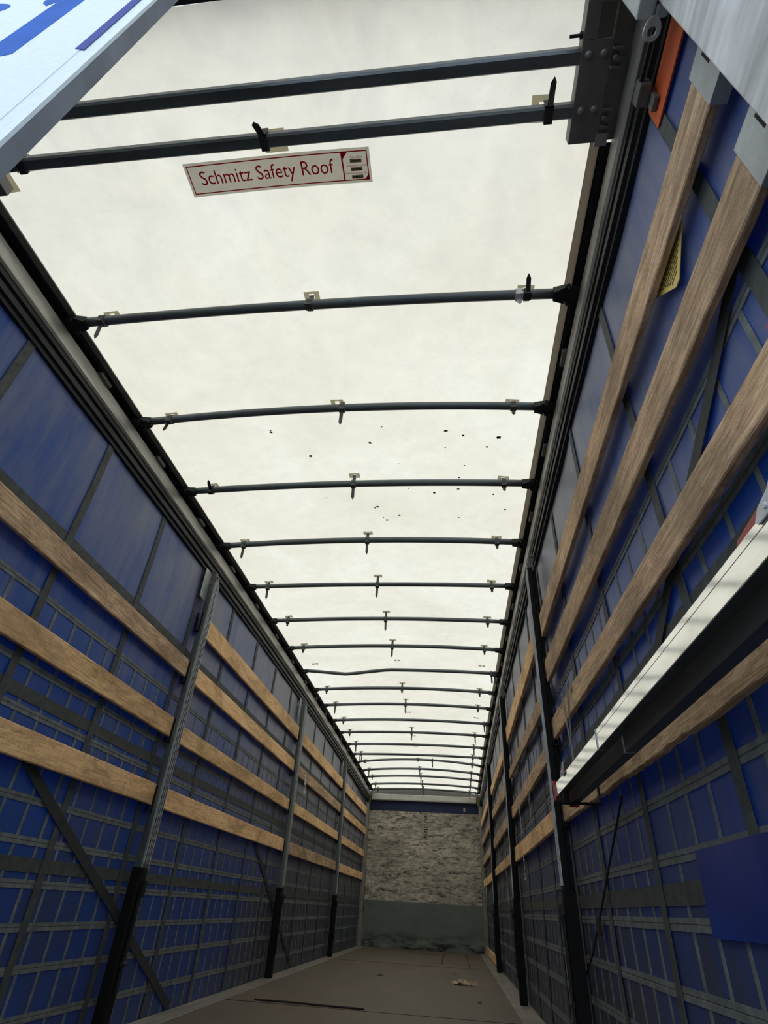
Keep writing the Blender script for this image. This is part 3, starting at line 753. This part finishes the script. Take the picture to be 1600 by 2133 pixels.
for (rad_, zz) in ((.0205, 2.404), (.0205, 2.411), (.0105, 2.411), (.0105, 2.404)):
    for k in range(n):
        a = 2*math.pi*k/n; yy = cy_+rad_*math.sin(a)
        if rad_ > .015 and math.sin(a) < 0: yy = cy_+.030*math.sin(a)
        mb.v.append((cx_+rad_*math.cos(a), yy, zz))
for q in range(4):
    for k in range(n):
        mb.f.append((q*n+k, q*n+(k+1) % n, ((q+1) % 4)*n+(k+1) % n, ((q+1) % 4)*n+k))
part(mb, 'lifting_eye', 'galv_light', rp_)
tag(rp_, 'pale galvanised rear corner post at the right edge of the opening', 'post')
lp_ = empty('rear_corner_post', (-1.24, .36, 0))
part(MB().prism([(-1.19, .32), (-1.19, .415), (-1.29, .421), (-1.29, .32)], 'z', -.05, 2.93), 'outer_casing', 'galv_light', lp_, bevel=.003)
tag(lp_, 'rear corner post hidden behind the half shut left door', 'post')
o = MB()
# long sliding pull rod beside the curtain track at the rear right
r = empty('curtain_tensioner', (1.225, .75, 2.6))
part(MB().tube([(1.213, .47, 2.60), (1.213, .66, 2.62)], .007, 8), 'pull_rod', 'dark', r)
part(MB().box(1.205, 1.240, .64, .70, 2.590, 2.640), 'slide_block', 'greyplate', r, bevel=.004)
tag(r, 'dark curtain tensioner rod beside the orange strip', 'tensioner')

# ------------------------------------------------------------------ wooden slats
def slat(s, y0, y1, z0b, z0t, z1b, z1t, m, label, group, seed, notch=None, ragged=.0015, x_in=1.2195, thick=.023):
    """plank from y0 to y1; bottom/top heights at both ends"""
    rr = random.Random(seed); off = rr.uniform(0, 90)
    L = y1-y0; n = int(L/.03)+2; yc = (y0+y1)/2
    prof = lambda b, t_: [(0.003, b), (thick-.003, b), (thick, b+.003), (thick, t_-.003), (thick-.003, t_), (0.003, t_), (0, t_-.004), (0, b+.004)]
    mb = MB(); zc = (z0b+z0t+z1b+z1t)/4
    for i in range(n+1):
        f = i/n; y = y0+L*f; b = z0b+(z1b-z0b)*f; t_ = z0t+(z1t-z0t)*f
        jb = ragged*.5*noise.noise(Vector((off, y*3, 0)))+ragged*1.6*noise.noise(Vector((off, y*24, 5)))
        jt = ragged*.5*noise.noise(Vector((off, y*3, 9)))+ragged*.8*noise.noise(Vector((off, y*19, 7)))
        if notch:
            for (ny0, ny1, dz) in notch:
                if ny0 < y < ny1: jt -= dz*min(1, (min(y-ny0, ny1-y))/(.25*(ny1-ny0)))
        bow = .004*math.sin(math.pi*f)*rr.choice([1])*noise.noise(Vector((off, 2, 2)))*2
        for (x, z) in prof(b+jb, t_+jt): mb.v.append((s*(x_in+x)+s*0, y, z+bow))
    for i in range(n):
        for k in range(8):
            k2 = (k+1) % 8; mb.f.append((i*8+k, i*8+k2, (i+1)*8+k2, (i+1)*8+k))
    mb.f += [tuple(range(8)), tuple(range((n+1)*8-1, n*8-1, -1))]
    o = mb.build('wooden_slat', m, None, origin=(s*(x_in+thick/2), yc, zc)); tag(o, label, 'slat', group); return o
rowsL = {'A': (2.225, 2.372), 'B': (1.862, 1.985), 'C': (1.462, 1.575), 'D': (1.062, 1.182)}
baysL = [(.50, PL[0]-.05), (PL[0]+.05, PL[1]-.05), (PL[1]+.05, PL[2]-.05), (PL[2]+.05, YF-.205)]
bayn = ['rear bay', 'second bay from the rear', 'third bay from the rear', 'front bay']
rown = {'A': 'topmost row', 'B': 'second row down', 'C': 'third row down', 'D': 'lowest row'}
sd = 10
for bi, (a, b) in enumerate(baysL):
    for rk, (zb, zt) in rowsL.items():
        if bi == 0 and rk == 'A': continue
        sd += 1
        j = random.Random(sd).uniform(-.006, .006)
        zb0 = zb+j; zt0 = zt+j
        if bi == 0 and rk == 'C': zt0 += .01
        m = 'wood_brown' if (rk == 'B' and bi in (0, 2)) or (rk == 'D' and bi == 2) else 'wood_tan'
        look = 'dark weathered' if m == 'wood_brown' else 'tan'
        wide = (bi == 2 and rk == 'C')
        o = slat(-1, a, b, zb0, zt0, zb0+.004, zt0+.002, m, '%s wooden slat on the left curtain, %s, %s' % (look, rown[rk], bayn[bi]), 'wooden slats along the left curtain', sd, notch=[(PL[1]+.03-.2, PL[1]+.2, .03)] if wide else None)
rowsR = {0: {'A': (2.100, 2.245, 2.095, 2.245), 'B': (1.752, 1.890, 1.797, 1.935), 'C': (1.405, 1.500, 1.465, 1.580), 'D': (1.015, 1.075, 1.045, 1.160)},
         1: {'A': (2.145, 2.295, 2.125, 2.285), 'B': (1.715, 1.835, 1.775, 1.850), 'C': (1.415, 1.515, 1.410, 1.520), 'D': (1.050, 1.150, 1.045, 1.165)},
         2: {'A': (2.095, 2.212, 2.112, 2.225), 'B': (1.700, 1.850, 1.792, 1.892), 'C': (1.408, 1.520, 1.402, 1.526), 'D': (1.060, 1.163, 1.073, 1.162)},
         3: {'A': (2.10, 2.22, 2.10, 2.22), 'B': (1.76, 1.88, 1.76, 1.88), 'C': (1.406, 1.520, 1.413, 1.544), 'D': (1.057, 1.158, 1.053, 1.173)}}
baysR = [(.445, PR[0]-.05), (PR[0]+.05, PR[1]-.05), (PR[1]+.05, PR[2]-.05), (PR[2]+.05, YF-.205)]
for bi, (a, b) in enumerate(baysR):
    for rk, q in rowsR[bi].items():
        sd += 1
        if bi == 0 and rk == 'D': q = (1.005, 1.110, 1.045, 1.160)
        if bi == 0 and rk == 'C': q = (1.400, 1.505, 1.465, 1.580)
        m = 'wood_brown' if bi == 0 or rk in 'BC' else 'wood_tan'
        look = 'dark greasy' if m == 'wood_brown' else 'tan'
        slat(1, a, b, *q, m, '%s wooden slat on the right curtain, %s, %s' % (look, rown[rk], bayn[bi]), 'wooden slats along the right curtain', sd, ragged=.0045 if (bi == 0 and rk == 'D') else .002, thick=.023)
o = slat(1, PR[2]+.055, YF-.22, .018, .131, .014, .131, 'wood_tan', 'tan kick board low at the floor on the right, front bay', 'kick boards', 99)
# steel end caps of the two upper right slats
for (z0, z1, nm, yy) in ((2.092, 2.253, 'top', .530), (1.744, 1.898, 'second', .545)):
    mb = MB(); mb.box(1.2155, 1.2185, .43, yy, z0, z1); mb.box(1.2505, 1.2535, .43, yy, z0, z1); mb.box(1.2155, 1.2535, .43, yy, z1-.001, z1+.003); mb.box(1.2155, 1.2535, .43, yy, z0-.003, z0+.001)
    o = mb.build('slat_end_cap', 'cap', None, bevel=.001, origin=(1.235, .48, (z0+z1)/2)); tag(o, 'grey steel cap over the rear end of the %s right slat' % nm, 'bracket', 'steel caps on the slat ends')
    mb2 = MB(); mb2.box(1.2145, 1.2154, .462, .474, (z0+z1)/2-.01, (z0+z1)/2+.045); q = mb2.build('cap_slot', 'black_and_shade', o); q.matrix_parent_inverse = Matrix.Translation(-Vector(o.location))
o = MB().box(1.2135, 1.2185, .655, .692, 1.392, 1.525).build('cloth_wrap', 'pink', None, bevel=.003); tag(o, 'faded pink cloth wrapped round the third right slat at the picture edge', 'cloth')

# ------------------------------------------------------------------ two stored aluminium beams on the right
def beam(x0, x1, zb, zt, y0, y1, yj, label, seed, m='alu'):
    r = empty('load_beam', ((x0+x1)/2, (y0+y1)/2, zb))
    lip = .010
    part(MB().prism([(x0, zb), (x1, zb), (x1, zt), (x0, zt)], 'y', y0, yj), 'outer_profile', m, r, bevel=.002)
    part(MB().prism([(x0+.003, zb+.003), (x1-.003, zb+.003), (x1-.003, zt-.003), (x0+.003, zt-.003)], 'y', yj, y1), 'inner_profile', m, r, bevel=.002)
    part(MB().box(x0-.0006, x0+.001, y0, yj, zt-.0160, zt-.0154), 'groove_line', 'galv', r)
    part(MB().box(x0-.0008, x1+.0008, y0, y1-.02, zb-.0012, zb+.0006), 'underside_shade', 'alu_shaded', r)  # dark skin painting the shade on the beam's underside
    part(MB().box(x0-.002, x1+.002, yj-.006, yj+.004, zb-.002, zt+.002), 'joint_collar', 'galv', r)
    part(MB().prism([(y1-.02, zb-.010), (y1+.006, zb-.010), (y1+.006, zt+.004), (y1-.0, zt+.012), (y1-.012, zt+.004)], 'x', x0-.004, x1+.004), 'end_hook', 'red', r, bevel=.002)
    # handle and latch plate near the far end, another set near the rear
    for yc, sc_ in ((y1-.22, .8), (.70, 1.0)):
        part(MB().prism([(yc-.01*sc_, zt-.002), (yc+.10*sc_, zt-.002), (yc+.085*sc_, zt+.014), (yc+.01*sc_, zt+.022)], 'x', x0+.006, x0+.020), 'release_handle', 'red', r, bevel=.003)
        mb = MB(); mb.prism([(yc-.075*sc_, zt-.012), (yc+.002, zt-.012), (yc+.008, zt-.004), (yc-.010, zt+.010), (yc-.045*sc_, zt+.018), (yc-.070*sc_, zt+.034), (yc-.085*sc_, zt+.030), (yc-.085*sc_, zt+.010)], 'x', x0-.004, x0-.0008)
        mb.tube([(x0-.007, yc-.03*sc_, zt), (x0-.003, yc-.03*sc_, zt)], .005, 8)
        part(mb, 'latch_plate', 'galv_light', r, bevel=.001)
    tag(r, label, 'beam', 'stored load beams'); return r
b1 = beam(1.072, 1.100, 1.046, 1.103, .44, 2.74, 1.85, 'bright aluminium load beam stored along the right slats, inner of the pair', 1)
b2 = beam(1.112, 1.142, 1.010, 1.090, .44, 2.64, 1.72, 'shaded aluminium load beam behind and just below the bright one', 2, 'alu_shaded')  # darker metal paints the shade cast by the inner beam
# two carriers holding the pair on the lowest slat
for yy, nm in ((.52, 'rear'), (2.56, 'front')):
    mb = MB(); mb.box(1.060, 1.2185, yy-.012, yy+.012, .998, 1.006); mb.box(1.060, 1.066, yy-.012, yy+.012, .998, 1.036); mb.box(1.2145, 1.2185, yy-.012, yy+.012, .998, 1.10)
    mb.box(1.074, 1.098, yy-.012, yy+.012, 1.006, 1.0445)
    o = mb.build('beam_carrier', 'black_and_shade', None, bevel=.001, origin=(1.14, yy, 1.0)); tag(o, 'black bracket carrying the stored beams at their %s end' % ('far' if nm == 'front' else 'near'), 'bracket')

# ------------------------------------------------------------------ front wall
apoly = [(-1.262, -.02), (1.262, -.02)] + [(1.262-2.524*i/24, ZR(1.262-2.524*i/24, YF)-.012) for i in range(25)]
fw = MB()
fw.add([(x, YF+.006, z) for x, z in apoly]+[(x, YF+.06, z) for x, z in apoly], [tuple(range(27)), tuple(range(53, 26, -1))]+[(k, (k+1) % 27, 27+(k+1) % 27, 27+k) for k in range(27)])
fw = fw.build('wall_front', 'greyplate'); struct(fw, 'front bulkhead at the far end', 'front wall')
MB().box(-1.184, 1.184, YF-.004, YF+.006, .742, 2.36).build('plywood_panel', 'bulkhead', fw)
MB().box(-1.184, 1.184, YF-.010, YF+.006, 0.002, .742).build('kick_plate', 'kick', fw)
MB().box(-1.184, 1.184, YF-.012, YF-.006, .742, .752).build('kick_plate_lip', 'galv', fw)
MB().box(-1.184, 1.184, YF-.008, YF+.006, 2.36, 2.56).build('blue_band', 'navy_band', fw)
for x in (-1.06, 1.07): MB().box(x-.004, x+.004, YF-.0055, YF-.004, .76, 2.34).build('batten_line', 'hem', fw)
hdz = MB(); hdz.prism([(YF-.10, 2.575), (YF-.10, 2.665), (YF-.095, 2.675), (YF+.006, 2.675), (YF+.006, 2.555), (YF-.09, 2.555)], 'x', -1.14, 1.14)
hdz.build('header_box', 'header', fw, bevel=.004)
vs, fs = text_verts('müller', .50, .10); mb = MB()
mb.add([(.05-.085+v+.04, YF-.0055, 2.335-u) for u, v in vs], fs); mb.build('stencil_lettering', 'seam', fw)
MB().box(.86, .90, YF-.0105, YF-.008, 2.40, 2.47).build('paper_scrap', 'debris', fw)

# ------------------------------------------------------------------ left rear door (swung almost shut), outer face towards us
DY = .29; XE = -.037
dr = MB().box(-1.28, XE, DY, DY+.024, -.05, 2.93).build('door_1', 'door_white', None, bevel=.003); struct(dr, 'white rear door leaf with big blue lettering', 'door')
MB().box(XE-.0005, XE+.004, DY-.004, DY+.030, -.05, 2.93).build('rubber_seal', 'seal', dr, bevel=.002)
MB().prism([(XE-.014, DY-.004), (XE+.0045, DY-.006), (XE+.0045, DY), (XE-.014, DY)], 'z', -.05, 2.93).build('edge_profile', 'door_white', dr)
MB().box(-1.28, XE-.055, DY-.0012, DY, -.02, 2.90).build('raised_panel', 'door_white', dr)
q = DY-.002
MB().prism([(-.255, 2.02), (-.255, 2.85), (-.335, 2.85), (-.335, 2.015), (-.281, 2.012)], 'y', q, DY-.0012).build('letter_stroke', 'door_blue', dr)
MB().prism([(-.335, 2.46), (-.335, 2.53), (-.385, 2.485), (-.378, 2.455), (-.354, 2.42)], 'y', q, DY-.0012).build('letter_flag', 'door_blue', dr)
pol = [(-.60+.125*math.cos(a), 2.46+.07*math.sin(a)) for a in [2*math.pi*k/28 for k in range(28)]]
MB().prism(pol, 'y', q, DY-.0012).build('letter_bowl', 'door_blue', dr)
MB().prism([(-.105, 2.0), (-.105, 2.86), (-.080, 2.86), (-.080, 1.985)], 'y', q, DY-.0012).build('thin_line', 'door_violet', dr)

# ------------------------------------------------------------------ loose things
# black tension cord low on the right
c_ = empty('tension_cord', (1.24, 2.2, .95))
pts = [(1.250, 2.35, 1.0), (1.250, 2.75, .79), (1.250, 3.10, .60), (1.250, 3.30, .50), (1.250, 3.60, .38), (1.250, 4.15, .15), (1.250, 4.5, .01)]
part(MB().tube(pts, .0045, 6), 'cord_line', 'cord', c_)
part(MB().box(1.242, 1.254, 3.04, 3.10, .57, .64), 'ratchet', 'cord', c_, bevel=.004)
tag(c_, 'thin black cord slanting down the right curtain past the nearest post', 'cord')
# strap loop on the third right slat beside the nearest post
lp = MB()
for (a, b) in (((1.213, 2.86, 1.59), (1.213, 2.95, 1.30)), ((1.213, 3.02, 1.59), (1.213, 2.96, 1.30))):
    lp.tube([a, b], .004, 6)
lp.box(1.211, 1.216, 2.94, 2.97, 1.10, 1.31)
o = lp.build('strap_loop', 'hem', None, origin=(1.213, 2.94, 1.4)); tag(o, 'thin grey strap loop hanging from a right slat near the first post', 'strap')
# clear stretch film shreds caught on the slats
def film(s, y, z0, z1, wd, sway, label, seed):
    rr = random.Random(seed); mb = MB(); n = 14; k0 = 0
    for i in range(n+1):
        f = i/n; z = z0+(z1-z0)*f; c = y+sway*math.sin(f*2.2)+rr.uniform(-.006, .006); ww = wd*(.35+.65*abs(math.sin(f*5+seed)))*(1 if f < .85 else 1.5)
        x = s*(1.205-.006*rr.random())
        mb.v += [(x, c-ww/2, z), (x-s*.004, c, z), (x, c+ww/2, z)]
    for i in range(n):
        for k in range(2): a = i*3+k; mb.f.append((a, a+1, a+4, a+3))
    o = mb.build('film_shred', 'film', None, origin=(s*1.205, y, (z0+z1)/2)); return tag(o, label, 'plastic film', 'shreds of clear film on the slats')
film(1, 5.40, 1.57, 1.17, .055, .06, 'twisted clear film shred over the third right slat, second bay', 1)
film(1, 4.70, 1.48, 1.18, .016, .02, 'narrow clear film ribbon nearest along the right slats', 2)
film(1, 5.45, 1.03, .86, .07, .0, 'short clear film flap under the lowest right slat, second bay', 3)
film(1, 7.2, 1.36, .72, .045, .12, 'longest clear film ribbon on the right, third bay', 4)
film(1, 8.4, 1.60, 1.08, .06, .05, 'clear film shred on the right below the third slat, third bay', 5)
film(-1, 7.40, 1.95, 1.70, .10, .08, 'crumpled clear film shred on the second left slat, third bay', 6)
# splintered wood on the floor
db = empty('wood_scrap', (.74, 7.75, 0)); rr = random.Random(11)
mb = MB()
for k in range(9):
    x = rr.uniform(.60, .88); y = 7.72+rr.uniform(-.05, .12); L = rr.uniform(.04, .10); a = rr.uniform(-.5, .5); hgt = rr.uniform(.025, .06)
    dx, dy = math.cos(a)*L/2, math.sin(a)*L/2
    mb.add([(x-dx, y-dy, .003), (x+dx, y+dy, .003), (x+dx*.8, y+dy+.03, .003), (x-dx*.7, y-dy+.03, .003), (x+rr.uniform(-.02, .02), y+.012, hgt), (x+rr.uniform(-.02, .02), y+.02, hgt*.8)],
           [(0, 1, 4), (1, 2, 5, 4), (2, 3, 5), (3, 0, 4, 5), (0, 3, 2, 1)])
part(mb, 'pale_chips', 'debris', db)
mb = MB(); mb.box(.61, .80, 7.67, 7.685, .002, .010); mb.box(.655, .685, 7.65, 7.68, .002, .024); part(mb, 'dark_splinter', 'debris_dark', db)
tag(db, 'small heap of splintered wood lying on the floor', 'wood debris')
for (x, y, r_, lb) in ((.62, 8.9, .03, 'small dark crumb on the floor beyond the splintered wood'), (.83, 6.35, .022, 'small dark crumb on the floor nearer than the splintered wood'), (-.22, 8.1, .05, 'low brown chip on the left part of the floor')):
    mb = MB(); n = 8
    mb.add([(x+r_*rr.uniform(.6, 1.2)*math.cos(2*math.pi*k/n), y+r_*rr.uniform(.4, .8)*math.sin(2*math.pi*k/n), .002) for k in range(n)]+[(x, y, .012)], [(k, (k+1) % n, n) for k in range(n)]+[tuple(range(n-1, -1, -1))])
    o = mb.build('floor_crumb', 'debris_dark', None, origin=(x, y, .002)); tag(o, lb, 'debris')
